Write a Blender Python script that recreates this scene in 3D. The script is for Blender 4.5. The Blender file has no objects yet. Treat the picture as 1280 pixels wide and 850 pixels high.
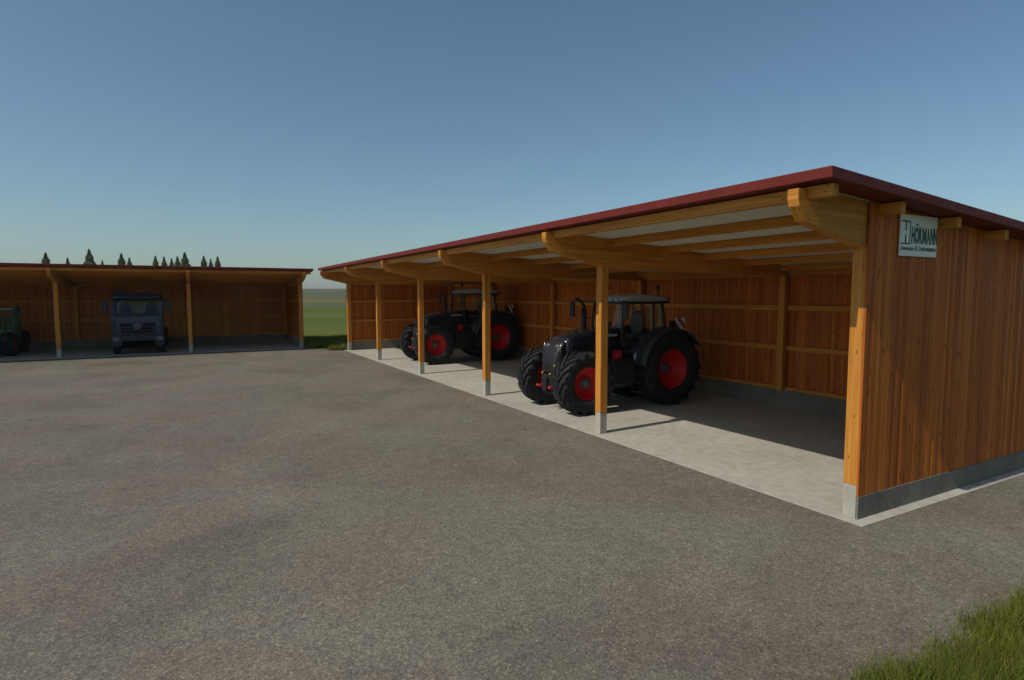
import bpy, math, random
import numpy as np
from mathutils import Vector, Matrix
random.seed(7); RNG = np.random.default_rng(7)
PI = math.pi; R = math.radians
scene = bpy.context.scene
col = scene.collection

# ------------------------------------------------------------------ mesh builder
class MB:
    def __init__(s): s.v = []; s.f = []; s.uv = []; s.sm = []
    def _face(s, idx, uvs, smooth=False):
        s.f.append(tuple(idx)); s.uv.append(uvs); s.sm.append(smooth)
    def _auto(s, idx, axis, off, smooth=False):
        P = [Vector(s.v[i]) for i in idx]
        n = (P[1]-P[0]).cross(P[2]-P[0])
        if n.length < 1e-12 and len(P) > 3: n = (P[2]-P[0]).cross(P[3]-P[0])
        a = Vector([(1,0,0),(0,1,0),(0,0,1)][axis])
        nn = n.normalized() if n.length > 1e-12 else Vector((0,0,1))
        if abs(nn.dot(a)) > .9:      # end grain
            b = Vector([(0,1,0),(0,0,1),(1,0,0)][axis]); c = a.cross(b)
            uvs = [(p.dot(b)*.3+off, p.dot(c)+off) for p in P]
        else:
            c = nn.cross(a).normalized()
            uvs = [(p.dot(a)+off, p.dot(c)+off*1.7) for p in P]
        s._face(idx, uvs, smooth)
    def box(s, x0, x1, y0, y1, z0, z1, axis=None, M=None):
        if axis is None:
            d = (abs(x1-x0), abs(y1-y0), abs(z1-z0)); axis = d.index(max(d))
        if x0 > x1: x0, x1 = x1, x0
        if y0 > y1: y0, y1 = y1, y0
        if z0 > z1: z0, z1 = z1, z0
        b = len(s.v); off = random.uniform(0, 50)
        c = [(x0,y0,z0),(x1,y0,z0),(x1,y1,z0),(x0,y1,z0),(x0,y0,z1),(x1,y0,z1),(x1,y1,z1),(x0,y1,z1)]
        s.v += c
        st = len(s.f)
        for q in ((0,3,2,1),(4,5,6,7),(0,1,5,4),(1,2,6,5),(2,3,7,6),(3,0,4,7)):
            s._auto([b+i for i in q], axis, off)
        if M is not None:
            for i in range(b, len(s.v)): s.v[i] = tuple(M @ Vector(s.v[i]))
    def prism(s, poly, plane, a, b, axis=0, smooth=False):
        """poly: 2-D list; plane 'xz' (extrude y), 'yz' (extrude x), 'xy' (extrude z)"""
        def m(p, t):
            return {'xz': (p[0], t, p[1]), 'yz': (t, p[0], p[1]), 'xy': (p[0], p[1], t)}[plane]
        ar = sum(poly[i][0]*poly[(i+1)%len(poly)][1]-poly[(i+1)%len(poly)][0]*poly[i][1] for i in range(len(poly)))
        if ar < 0: poly = poly[::-1]
        if a > b: a, b = b, a
        if plane == 'xz': a, b = b, a
        n = len(poly); k = len(s.v); off = random.uniform(0, 50)
        s.v += [m(p, a) for p in poly] + [m(p, b) for p in poly]
        s._auto([k+i for i in range(n)][::-1], axis, off)
        s._auto([k+n+i for i in range(n)], axis, off)
        for i in range(n):
            j = (i+1) % n
            s._auto([k+i, k+j, k+n+j, k+n+i], axis, off, smooth)
    def rings(s, rs, closed=True, cap=True, smooth=True):
        """loft list of rings (same count)"""
        k = len(s.v); n = len(rs[0])
        for r in rs: s.v += [tuple(p) for p in r]
        m = n if closed else n-1
        for a in range(len(rs)-1):
            for i in range(m):
                j = (i+1) % n
                s._face((k+a*n+i, k+a*n+j, k+(a+1)*n+j, k+(a+1)*n+i),
                        [(a*.2, i*.1), (a*.2, (i+1)*.1), ((a+1)*.2, (i+1)*.1), ((a+1)*.2, i*.1)], smooth)
        if cap and closed:
            s._face([k+i for i in range(n)][::-1], [(0,0)]*n)
            s._face([k+(len(rs)-1)*n+i for i in range(n)], [(0,0)]*n)
    def tube(s, pts, r, n=10, cap=True):
        P = [Vector(p) for p in pts]; rs = []
        rr = r if isinstance(r, (list, tuple)) else [r]*len(P)
        up = None
        for i, p in enumerate(P):
            t = (P[min(i+1, len(P)-1)]-P[max(i-1, 0)]).normalized()
            if up is None:
                up = Vector((0,0,1)) if abs(t.z) < .9 else Vector((1,0,0))
            u = t.cross(up).normalized(); w = u.cross(t).normalized(); up = w
            rs.append([p + (u*math.cos(2*PI*k/n)+w*math.sin(2*PI*k/n))*rr[i] for k in range(n)])
        s.rings(rs[::-1], cap=cap)
    def lathe(s, prof, c, axis='y', n=48, close=False, smooth=True, cap=True):
        """prof: list (t along axis, radius)"""
        rs = []
        for t, r in prof:
            ring = []
            for k in range(n):
                a = 2*PI*k/n; ca, sa = math.cos(a)*r, math.sin(a)*r
                if axis == 'y': p = (c[0]+ca, c[1]+t, c[2]+sa)
                elif axis == 'x': p = (c[0]+t, c[1]+ca, c[2]+sa)
                else: p = (c[0]+sa, c[1]+ca, c[2]+t)
                ring.append(p)
            rs.append(ring)
        if close: rs.append(rs[0])
        s.rings(rs, cap=cap and not close, smooth=smooth)
    def build(s, name, mat, parent=None, bevel=0, seg=2, kind=None, sub=0):
        me = bpy.data.meshes.new(name)
        me.from_pydata(s.v, [], s.f)
        uvl = me.uv_layers.new(name='UVMap')
        flat = [c for u in s.uv for q in u for c in q]
        uvl.data.foreach_set('uv', flat)
        me.polygons.foreach_set('use_smooth', s.sm)
        me.materials.append(mat); me.update()
        o = bpy.data.objects.new(name, me); col.objects.link(o)
        if parent is not None: o.parent = parent
        if bevel:
            b = o.modifiers.new('bevel', 'BEVEL'); b.width = bevel; b.segments = seg
            b.limit_method = 'ANGLE'; b.angle_limit = R(40); b.harden_normals = False
        if sub:
            m = o.modifiers.new('sub', 'SUBSURF'); m.levels = sub; m.render_levels = sub
        if kind: o['kind'] = kind
        return o

def part(name, mat, parent, fn, bevel=0, **k):
    m = MB(); fn(m); return m.build(name, mat, parent, bevel, **k)
def boxes(name, mat, parent, *bs, bevel=0, axis=None):
    m = MB()
    for b in bs: m.box(*b, axis=axis)
    return m.build(name, mat, parent, bevel)
def thing(name, label, cat, loc=(0,0,0), rz=0, group=None, scale=1):
    o = bpy.data.objects.new(name, None); col.objects.link(o)
    o.location = loc; o.rotation_euler = (0,0,rz); o.scale = (scale,)*3
    o['label'] = label; o['category'] = cat
    if group: o['group'] = group
    return o
def copy_tree(o, parent=None):
    c = o.copy(); col.objects.link(c); c.parent = parent
    for ch in [q for q in bpy.data.objects if q.parent is o]: copy_tree(ch, c)
    return c

# ------------------------------------------------------------------ materials
def mat(name):
    m = bpy.data.materials.new(name); m.use_nodes = True
    nt = m.node_tree; b = nt.nodes['Principled BSDF']
    return m, nt, b
def node(nt, t, **k):
    n = nt.nodes.new(t)
    for a, v in k.items():
        if a in ('inp',):
            for i, x in v.items(): n.inputs[i].default_value = x
        else: setattr(n, a, v)
    return n
def ramp(nt, fac, stops, interp='LINEAR'):
    r = nt.nodes.new('ShaderNodeValToRGB'); r.color_ramp.interpolation = interp
    e = r.color_ramp.elements
    while len(e) < len(stops): e.new(.5)
    for i, (p, c) in enumerate(stops):
        e[i].position = p; e[i].color = (c[0], c[1], c[2], 1) if not isinstance(c, float) else (c, c, c, 1)
    nt.links.new(fac, r.inputs[0]); return r.outputs[0]
def noise(nt, vec, scale, detail=4, rough=.55, dist=0, mapping=None):
    if mapping:
        mp = nt.nodes.new('ShaderNodeMapping'); mp.inputs['Scale'].default_value = mapping
        nt.links.new(vec, mp.inputs['Vector']); vec = mp.outputs[0]
    n = nt.nodes.new('ShaderNodeTexNoise'); n.inputs['Scale'].default_value = scale
    n.inputs['Detail'].default_value = detail; n.inputs['Roughness'].default_value = rough
    n.inputs['Distortion'].default_value = dist
    nt.links.new(vec, n.inputs['Vector']); return n.outputs['Fac']
def mix(nt, fac, a, b, mode='MIX'):
    m = nt.nodes.new('ShaderNodeMix'); m.data_type = 'RGBA'; m.blend_type = mode
    for s, v in ((m.inputs[0], fac), (m.inputs[6], a), (m.inputs[7], b)):
        if isinstance(v, bpy.types.NodeSocket): nt.links.new(v, s)
        elif isinstance(v, (int, float)): s.default_value = v
        else: s.default_value = (v[0], v[1], v[2], 1)
    return m.outputs[2]
def bump(nt, b, h, strength=.3, dist=.01):
    n = nt.nodes.new('ShaderNodeBump'); n.inputs['Strength'].default_value = strength
    n.inputs['Distance'].default_value = dist
    nt.links.new(h, n.inputs['Height']); nt.links.new(n.outputs[0], b.inputs['Normal'])
def coord(nt, which='Object'):
    return nt.nodes.new('ShaderNodeTexCoord').outputs[which]

def plain(name, c, rough=.5, metal=0, var=.12, scale=6, spec=.5, coat=0):
    m, nt, b = mat(name)
    n = noise(nt, coord(nt), scale, 4, .6)
    d = tuple(x*(1-var*1.6) for x in c); l = tuple(min(1, x*(1+var)) for x in c)
    nt.links.new(ramp(nt, n, [(.3, d), (.7, l)]), b.inputs['Base Color'])
    rr = ramp(nt, noise(nt, coord(nt), scale*3, 3), [(.3, max(0., rough-.08)), (.75, min(1., rough+.1))])
    nt.links.new(rr, b.inputs['Roughness'])
    b.inputs['Metallic'].default_value = metal; b.inputs['Specular IOR Level'].default_value = spec
    if coat: b.inputs['Coat Weight'].default_value = coat; b.inputs['Coat Roughness'].default_value = .12
    return m

def wood(name, light, midc, dark, hue=.25, rough=.62, knots=.10, gs=1.0, stripes=False):
    m, nt, b = mat(name)
    uv = coord(nt, 'UV')
    g = noise(nt, uv, 1, 6, .6, .6, mapping=(.9*gs, 26*gs, 1))
    g2 = noise(nt, uv, 1, 3, .5, 1.2, mapping=(.35*gs, 6*gs, 1))
    f = nt.nodes.new('ShaderNodeMath'); f.operation = 'ADD'
    h = nt.nodes.new('ShaderNodeMath'); h.operation = 'MULTIPLY'; h.inputs[1].default_value = .5
    nt.links.new(g, f.inputs[0]); nt.links.new(g2, f.inputs[1]); nt.links.new(f.outputs[0], h.inputs[0])
    c = ramp(nt, h.outputs[0], [(.36, dark), (.5, midc), (.64, light)])
    geo = nt.nodes.new('ShaderNodeNewGeometry')
    t = ramp(nt, geo.outputs['Random Per Island'],
             [(0, (1-hue, 1-hue*1.25, 1-hue*1.4)), (.35, (1-hue*.3,)*3), (.7, (1,1,1)), (1, (1+hue*.8, 1+hue*1.1, 1+hue*1.2))])
    c = mix(nt, 1.0, c, t, 'MULTIPLY')
    # knots
    mp = nt.nodes.new('ShaderNodeMapping'); mp.inputs['Scale'].default_value = (1.6, 5.2, 1)
    nt.links.new(uv, mp.inputs['Vector'])
    v = nt.nodes.new('ShaderNodeTexVoronoi'); v.inputs['Scale'].default_value = 1.0
    v.voronoi_dimensions = '2D'
    nt.links.new(mp.outputs[0], v.inputs['Vector'])
    k = ramp(nt, v.outputs['Distance'], [(knots*.45, 1.0), (knots, 0.0)])
    c = mix(nt, k, c, tuple(x*.35 for x in dark))
    nt.links.new(c, b.inputs['Base Color'])
    b.inputs['Roughness'].default_value = rough; b.inputs['Specular IOR Level'].default_value = .25
    bump(nt, b, g, .25, .004)
    return m

M = {}
M['timber'] = wood('timber_glazed', (.64,.285,.052), (.54,.218,.034), (.40,.142,.020), hue=.10, knots=.055)
M['clad'] = wood('cladding_boards', (.56,.165,.025), (.46,.116,.014), (.30,.064,.008), hue=.24, knots=.085)
M['clad_edge'] = M['timber']

def concrete(name, c1, c2, c3, sc=1.0, sp=60):
    m, nt, b = mat(name); v = coord(nt)
    big = noise(nt, v, .55*sc, 6, .62, .3); med = noise(nt, v, 5*sc, 6, .65); fine = noise(nt, v, sp, 3, .7)
    c = ramp(nt, big, [(.32, c1), (.5, c2), (.68, c3)])
    c = mix(nt, .5, c, ramp(nt, med, [(.3, (.62,.62,.62)), (.72, (1.25,1.25,1.25))]), 'MULTIPLY')
    c = mix(nt, .45, c, ramp(nt, fine, [(.3, (.7,.7,.7)), (.7, (1.25,1.25,1.25))]), 'MULTIPLY')
    nt.links.new(c, b.inputs['Base Color']); b.inputs['Roughness'].default_value = .85
    b.inputs['Specular IOR Level'].default_value = .2
    bump(nt, b, med, .15, .01)
    return m
M['slab'] = concrete('concrete_slab', (.37,.352,.30), (.415,.396,.34), (.46,.44,.38))
M['plinth'] = concrete('concrete_plinth_shaded', (.15,.137,.108), (.19,.173,.138), (.235,.215,.172), sc=2)  # darker copy of the slab concrete: the plinth's shade is put into the colour

def yard_mat():
    m, nt, b = mat('gravel_asphalt'); v = coord(nt)
    big = noise(nt, v, .32, 6, .68, .5)
    hue = noise(nt, v, .42, 4, .55, .4, mapping=(1, 1, 1))
    med = noise(nt, v, 6, 6, .75)
    c = ramp(nt, big, [(.30, (.129,.113,.093)), (.44, (.156,.139,.114)), (.56, (.176,.158,.130)), (.72, (.203,.184,.153))])
    hc = ramp(nt, hue, [(.36, (1.04,.955,.93)), (.5, (1.0,.99,.97)), (.62, (.95,1.01,.95))])
    c = mix(nt, .9, c, hc, 'MULTIPLY')
    c = mix(nt, .6, c, ramp(nt, med, [(.28, (.66,.66,.66)), (.72, (1.32,1.32,1.32))]), 'MULTIPLY')
    # single stones
    vo = nt.nodes.new('ShaderNodeTexVoronoi'); vo.inputs['Scale'].default_value = 62
    nt.links.new(v, vo.inputs['Vector'])
    s = ramp(nt, vo.outputs['Color'], [(0, (.45,.44,.42)), (.5, (.95,.94,.92)), (.8, (1.2,1.18,1.15)), (1, (2.5,2.4,2.25))])
    c = mix(nt, .75, c, s, 'MULTIPLY')
    fine = noise(nt, v, 30, 5, .85)
    c = mix(nt, .65, c, ramp(nt, fine, [(.36, (.48,.48,.48)), (.64, (1.52,1.52,1.52))]), 'MULTIPLY')
    nt.links.new(c, b.inputs['Base Color']); b.inputs['Roughness'].default_value = .92
    b.inputs['Specular IOR Level'].default_value = .15
    bump(nt, b, vo.outputs['Distance'], .35, .006)
    return m
M['yard'] = yard_mat()

def ground_mat(name, cs, s1=.03, s2=.8):
    m, nt, b = mat(name); v = coord(nt)
    big = noise(nt, v, s1, 6, .6); med = noise(nt, v, s2, 6, .75); fine = noise(nt, v, 14, 3, .8)
    c = ramp(nt, big, [(.35, cs[0]), (.5, cs[1]), (.66, cs[2])])
    c = mix(nt, .5, c, ramp(nt, med, [(.3, (.6,.66,.5)), (.7, (1.3,1.24,1.2))]), 'MULTIPLY')
    c = mix(nt, .5, c, ramp(nt, fine, [(.3, (.6,.6,.6)), (.7, (1.35,1.35,1.2))]), 'MULTIPLY')
    nt.links.new(c, b.inputs['Base Color']); b.inputs['Roughness'].default_value = .95
    b.inputs['Specular IOR Level'].default_value = .1
    return m
M['ground'] = ground_mat('meadow', [(.070,.090,.016), (.095,.115,.021), (.125,.135,.030)])
M['wheat'] = ground_mat('stubble_field', [(.13,.105,.04), (.16,.13,.048), (.20,.16,.06)], .02)
M['track'] = ground_mat('gravel_track', [(.085,.09,.06), (.105,.105,.075), (.13,.125,.09)], .05)
M['hill'] = ground_mat('far_hill', [(.07,.075,.03), (.10,.10,.04), (.14,.13,.055)], .004, .03)

def leaf_mat(name, cs, trans=.3, hv=True):
    m, nt, b = mat(name)
    geo = nt.nodes.new('ShaderNodeNewGeometry')
    c = ramp(nt, geo.outputs['Random Per Island'], cs)
    v = coord(nt)
    c = mix(nt, .45, c, ramp(nt, noise(nt, v, 1.3, 3), [(.3, (.62,.66,.6)), (.7, (1.25,1.2,1.0))]), 'MULTIPLY')
    nt.links.new(c, b.inputs['Base Color']); b.inputs['Roughness'].default_value = .65
    b.inputs['Specular IOR Level'].default_value = .2
    tr = nt.nodes.new('ShaderNodeBsdfTranslucent'); nt.links.new(c, tr.inputs[0])
    ms = nt.nodes.new('ShaderNodeMixShader'); ms.inputs[0].default_value = trans
    out = nt.nodes['Material Output']
    nt.links.new(b.outputs[0], ms.inputs[1]); nt.links.new(tr.outputs[0], ms.inputs[2]); nt.links.new(ms.outputs[0], out.inputs[0])
    return m
M['grass'] = leaf_mat('grass_blades', [(0, (.095,.115,.012)), (.45, (.16,.190,.024)), (.8, (.22,.24,.04)), (.94, (.16,.16,.04)), (.965, (.32,.26,.12))], .35)
M['needles'] = leaf_mat('spruce_needles', [(0, (.10,.14,.04)), (.6, (.16,.205,.065)), (1, (.21,.26,.09))], .5)
M['bark'] = plain('bark', (.08,.055,.035), .9)

M['roof_red'] = plain('red_painted_metal', (.150,.019,.013), .6, 0, .10, 3, spec=.25)
M['ceiling'] = plain('pale_ceiling_sheet', (.62,.62,.54), .7, 0, .06, 2)
M['rubber'] = plain('tyre_rubber', (.016,.016,.018), .78, 0, .3, 9, spec=.35)
M['red'] = plain('red_wheel_paint', (.52,.005,.010), .5, 0, .06, 5, spec=.3)
M['redplastic'] = plain('red_plastic', (.45,.01,.015), .45)
M['hub'] = plain('grey_hub_steel', (.10,.11,.11), .5, .4)
M['paint_dark'] = plain('dark_navy_paint', (.016,.020,.042), .22, 0, .06, 2, coat=.7)
M['black'] = plain('black_plastic', (.014,.014,.016), .5, 0, .15, 8)
M['darkgrey'] = plain('dark_grey_plastic', (.028,.028,.029), .6, 0, .12, 6)
M['steel'] = plain('dark_cast_steel', (.05,.05,.052), .55, .5, .15, 9)
M['silver'] = plain('light_grey_roof', (.30,.32,.33), .4, 0, .06, 3)
M['chrome'] = plain('bright_metal', (.45,.45,.46), .25, .9)
M['seat'] = plain('seat_fabric', (.10,.105,.11), .9)
M['cream'] = plain('cab_lining', (.55,.44,.30), .8)
M['truck'] = plain('blue_grey_truck_paint', (.019,.031,.053), .34, 0, .05, 2, coat=.25)
M['truck_low'] = plain('grey_bumper_plastic', (.018,.026,.040), .55)
M['green'] = plain('green_machine_paint', (.035,.20,.085), .4, 0, .06, 3, coat=.4)
M['greenlight'] = plain('pale_green_roof', (.17,.36,.27), .5)
M['white'] = plain('white_sign_face', (.80,.79,.75), .45, 0, .03, 2)
M['signgreen'] = plain('sign_green_print', (.008,.085,.05), .5, 0, .02)
M['signdark'] = plain('sign_dark_print', (.03,.05,.045), .5, 0, .02)
M['amber'] = plain('amber_plastic', (.6,.22,.02), .3)
M['yellow'] = plain('yellow_plastic', (.6,.5,.03), .4)
def glass(name, tint=(.93,.95,.94), a=.22, rough=.03):
    m, nt, b = mat(name)
    nt.nodes.remove(b)
    t = nt.nodes.new('ShaderNodeBsdfTransparent'); t.inputs[0].default_value = (*tint, 1)
    g = nt.nodes.new('ShaderNodeBsdfGlossy'); g.inputs['Roughness'].default_value = rough
    g.inputs[0].default_value = (.9,.95,1,1)
    geo = nt.nodes.new('ShaderNodeNewGeometry'); dp = nt.nodes.new('ShaderNodeVectorMath'); dp.operation = 'DOT_PRODUCT'
    nt.links.new(geo.outputs['Normal'], dp.inputs[0]); nt.links.new(geo.outputs['Incoming'], dp.inputs[1])
    def mth(op, a, b_=None):
        n_ = nt.nodes.new('ShaderNodeMath'); n_.operation = op
        for k_, q in enumerate((a, b_)):
            if q is None: continue
            if isinstance(q, (int, float)): n_.inputs[k_].default_value = q
            else: nt.links.new(q, n_.inputs[k_])
        return n_.outputs[0]
    c_ = mth('SUBTRACT', 1.0, mth('ABSOLUTE', dp.outputs['Value']))
    fz = mth('MULTIPLY', mth('POWER', c_, 5.0), .9)
    dirt = mth('MULTIPLY', noise(nt, coord(nt), 3, 3), .03)
    mr = nt.nodes.new('ShaderNodeMath'); mr.operation = 'ADD'; nt.links.new(fz, mr.inputs[0]); nt.links.new(dirt, mr.inputs[1])
    ms = nt.nodes.new('ShaderNodeMixShader'); nt.links.new(mr.outputs[0], ms.inputs[0])
    nt.links.new(t.outputs[0], ms.inputs[1]); nt.links.new(g.outputs[0], ms.inputs[2])
    nt.links.new(ms.outputs[0], nt.nodes['Material Output'].inputs[0])
    return m
M['glass'] = glass('cab_glass')
M['seat_dark'] = plain('dark_seat_fabric', (.022,.024,.03), .9)
M['opening_shade'] = plain('painted_opening_shade', (.004,.004,.005), .9, spec=.05)  # near-black colour on solid parts stands in for the shade inside openings
M['lens'] = plain('lamp_lens', (.16,.17,.18), .15, .3)
def warn_mat():
    m, nt, b = mat('red_white_diagonal_stripes')
    v = coord(nt); sx = nt.nodes.new('ShaderNodeSeparateXYZ'); nt.links.new(v, sx.inputs[0])
    a = nt.nodes.new('ShaderNodeMath'); a.operation = 'ADD'; nt.links.new(sx.outputs[1], a.inputs[0]); nt.links.new(sx.outputs[2], a.inputs[1])
    s = nt.nodes.new('ShaderNodeMath'); s.operation = 'MULTIPLY'; s.inputs[1].default_value = 2.9; nt.links.new(a.outputs[0], s.inputs[0])
    f = nt.nodes.new('ShaderNodeMath'); f.operation = 'FRACT'; nt.links.new(s.outputs[0], f.inputs[0])
    nt.links.new(ramp(nt, f.outputs[0], [(0, (.5,.01,.01)), (.5, (.8,.8,.8))], 'CONSTANT'), b.inputs['Base Color'])
    b.inputs['Roughness'].default_value = .4
    return m
M['warn'] = warn_mat()

# ------------------------------------------------------------------ setting
def sheet(name, poly, z, m, kind='structure'):
    mb = MB(); k = len(mb.v)
    mb.v += [(x, y, z) for x, y in poly]
    mb._face(range(len(poly)), [(0,0)]*len(poly))
    o = mb.build(name, m); o['kind'] = kind; return o
ground_n = 96
poly = [(6000*math.cos(2*PI*i/ground_n), 6000*math.sin(2*PI*i/ground_n)) for i in range(ground_n)]
sheet('grass_ground', poly, -.034, M['ground'])
rj = random.Random(3)
yd = [(-70,-2.5)]
x = -69
while x < 16: yd.append((x, -2.5+rj.uniform(-.08,.08))); x += .45
yd += [(16,-2.5),(16,0)]
yd += [(.0,0.02),(0,30.15)] 
for x, y in ((-.1,30.1),(-.55,30.35),(-.72,30.9),(-.85,31.7),(-1.1,32.3),(-1.6,32.42),(-2.05,32.5),(-2.2,33.3),(-70,33.3)): yd.append((x, y))
sheet('gravel_yard', yd, -.012, M['yard'])
# far strips
def strip(name, y0, y1, z, m, x0=-900, x1=1500, tilt=0):
    sheet(name, [(x0,y0+x0*tilt),(x1,y0+x1*tilt),(x1,y1+x1*tilt),(x0,y1+x0*tilt)], z, m)
strip('gravel_track', 172, 225, -.028, M['track'], tilt=.02)
strip('stubble_field', 262, 440, -.026, M['wheat'], tilt=-.03)
# distant hills: ring rising beyond the flat fields
def hills():
    mb = MB(); rs = []; n = 180
    prof = [(560,-.03),(700,1.2),(900,5.5),(1150,12),(1400,17.5),(1650,20.5),(2000,20),(2600,10)]
    for r, h in prof:
        ring = []
        for i in range(n):
            a = 2*PI*i/n
            w = 1 + .035*math.sin(3*a+1) + .02*math.sin(7*a+2)
            ring.append((r*math.cos(a)-8, r*math.sin(a), h*w if h > 0 else h))
        rs.append(ring)
    mb.rings(rs, cap=False)
    o = mb.build('distant_hills', M['hill']); o['kind'] = 'structure'
hills()

# ------------------------------------------------------------------ timber machine shed (local: front faces -x, length along +y)
L = 30.2; DP = 6.7; S = .0745
def zt(x): return 4.79 - S*(x+1.48)          # roof top
def roofband(x0, x1, dz0, dz1):               # polygon between offsets below the roof top
    return [(x0, zt(x0)-dz0), (x1, zt(x1)-dz0), (x1, zt(x1)-dz1), (x0, zt(x0)-dz1)]
def cladding(mb, side):
    w = .094; rr = random.Random(5)
    if side == 'back':
        y = -.045
        while y < L+.04:
            d = rr.choice([0, .009, .016]); mb.box(DP+.002, DP+.022+d, y, min(y+w-.004, L+.045), .335, zt(DP)-.155, axis=2); y += w
    else:
        x = 0.0
        while x < DP+.02:
            x1 = min(x+w-.005, DP+.02); d = rr.choice([0, .003, .005])
            a, b = (-.022-d, -.002) if side == 'near' else (L+.002, L+.022+d)
            k = len(mb.v); mb.box(x, x1, a, b, .336, 3, axis=2)
            for i in range(k, k+8):
                v = mb.v[i]
                if v[2] > 2: mb.v[i] = (v[0], v[1], zt(v[0])-.150)
            x += w
RAFT = [(-1.50,4.59),(-1.50,4.46),(-1.47,4.37),(-1.32,4.19),(-1.22,4.155),(-.9,4.09),(-.45,3.985),(.0,3.885),(.25,3.86),(.6,3.85),(6.55,3.755),(6.55,zt(6.55)-.156),(-1.30,zt(-1.30)-.156),(-1.305,4.59)]
def make_shed(name, label, loc, rz, group):
    t = thing(name, label, 'shed', loc, rz, group)
    ys = [i*6 for i in range(6)]
    for y in ys:
        q = boxes('front_post', M['timber'], t, (0.0,.2,y,y+.2,.49 if y not in (0,) else .49,3.95), bevel=.006)
        boxes('concrete_footing', M['slab'], q, (0.004,.196,y+.004,y+.196,0,.49), bevel=.006)
    for y in ys:
        boxes('rear_post', M['timber'], t, (6.44,6.6,y+.01,y+.19,.5,3.80 if False else 3.76), bevel=.006)
    for y in ys:
        part('rafter', M['timber'], t, lambda m: m.prism(RAFT, 'xz', y+.02, y+.18, axis=0), bevel=.008)
    for i, px in enumerate((-1.30,.22,1.74,3.26,4.78,6.30)):
        def pf(m):
            h = zt(px+.06)
            m.box(px, px+.12, -.31, L+.31, h-.312, h-.152, axis=1)
        part('purlin', M['timber'], t, pf, bevel=.006)
    # roof
    rf = part('roof', M['roof_red'], t, lambda m: m.prism(roofband(-1.5, 7.25, 0, .14), 'xz', -.42, L+.42), bevel=.01)
    # ceiling lining
    part('ceiling_lining', M['ceiling'], t, lambda m: m.prism(roofband(-1.17, 6.68, .1425, .150), 'xz', -.01, L+.01))
    # soffit drip edge on front
    w = part('cladding', M['clad'], t, lambda m: cladding(m, 'back'))
    n = part('cladding', M['clad'], t, lambda m: cladding(m, 'near'))
    f = part('cladding', M['clad'], t, lambda m: cladding(m, 'far'))
        # rails between rear posts
    for z0, z1 in ((.503,.60),(1.65,1.78),(2.79,2.93),(3.77,3.90)):
        boxes('wall_rail', M['timber'], t, *[(6.60,6.698,y,min(y+6,L),z0,z1) for y in [0.202]], *[], bevel=.005) if False else \
        part('wall_rail', M['timber'], t, lambda m: m.box(6.602,6.698,.1,L-.1,z0,z1, axis=1), bevel=.005)
    for z0, z1 in ((.503,.60),(1.65,1.78),(2.79,2.93)):
        for a, b in ((.003,.09),(L-.09,L-.003)):
            part('gable_rail', M['timber'], t, lambda m: m.box(.203,6.6,a,b,z0,z1, axis=0), bevel=.005)
    # plinths
    for nm, b in (('back',(6.60,6.85,-.003,L+.003,-.1,.5)),):
        part('plinth', M['plinth'], t, lambda m: (m.box(6.60,6.698,.0,L,-.1,.5), m.box(6.7,6.80,.0,L,-.1,.332)), bevel=.006)
    part('plinth', M['plinth'], t, lambda m: (m.box(.0+.198,6.6,.0,.11,-.1,.5), m.box(.002,6.6,-.035,-.002,-.1,.333)), bevel=.003)
    part('plinth', M['plinth'], t, lambda m: (m.box(.198,6.6,L-.11,L,-.1,.5), m.box(.002,6.6,L+.002,L+.035,-.1,.333)), bevel=.003)
    return t
shed = make_shed('machine_shed', 'long open timber shed on the right, two dark tractors inside, sign on its end wall', (0,0,0), 0, 'open timber machine sheds')
shed2 = copy_tree(shed)
shed2.location = (-2.0, 33.1, 0); shed2.rotation_euler = (0,0,PI/2)
shed2['label'] = 'open timber shed across the far end of the yard with a blue truck inside'
def slab(name, b):
    o = boxes(name, M['slab'], None, b, bevel=.004); o['kind'] = 'structure'
slab('concrete_slab', (-.17,7.0,-.21,L+.15,-.25,0))
slab('concrete_slab', (-2.0-L-.2,-1.8,33.1-.17,33.1+7.0,-.25,0))

# ------------------------------------------------------------------ sign
sg = thing('wall_sign', 'square white sign with green lettering high on the near end wall of the right shed', 'sign', (.70,-.045,3.80))
part('sign_panel', M['white'], sg, lambda m: m.box(0,1.0,-.02,0,0,.60), bevel=.003)
def text(body, size, x, z, m, name, sx=1.0, off=0.0, w=None, h=None):
    cu = bpy.data.curves.new(name, 'FONT'); cu.body = body; cu.size = size; cu.offset = off; cu.extrude = .002; cu.space_character = 1.0
    to = bpy.data.objects.new(name, cu); col.objects.link(to)
    dg = bpy.context.evaluated_depsgraph_get()
    me = bpy.data.meshes.new_from_object(to.evaluated_get(dg)); bpy.data.objects.remove(to)
    xs = [v.co.x for v in me.vertices]; ys = [v.co.y for v in me.vertices]
    x0, x1, y0, y1 = min(xs), max(xs), min(ys), max(ys)
    fx = (w/(x1-x0)) if w else sx; fy = (h/(y1-y0)) if h else 1
    for v in me.vertices:
        v.co = (x+(v.co.x-x0)*fx, -.0235+v.co.z*-1*.5, z+(v.co.y-y0)*fy)
    me.materials.clear(); me.materials.append(m)
    o = bpy.data.objects.new(name, me); col.objects.link(o); o.parent = sg
    return o
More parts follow.
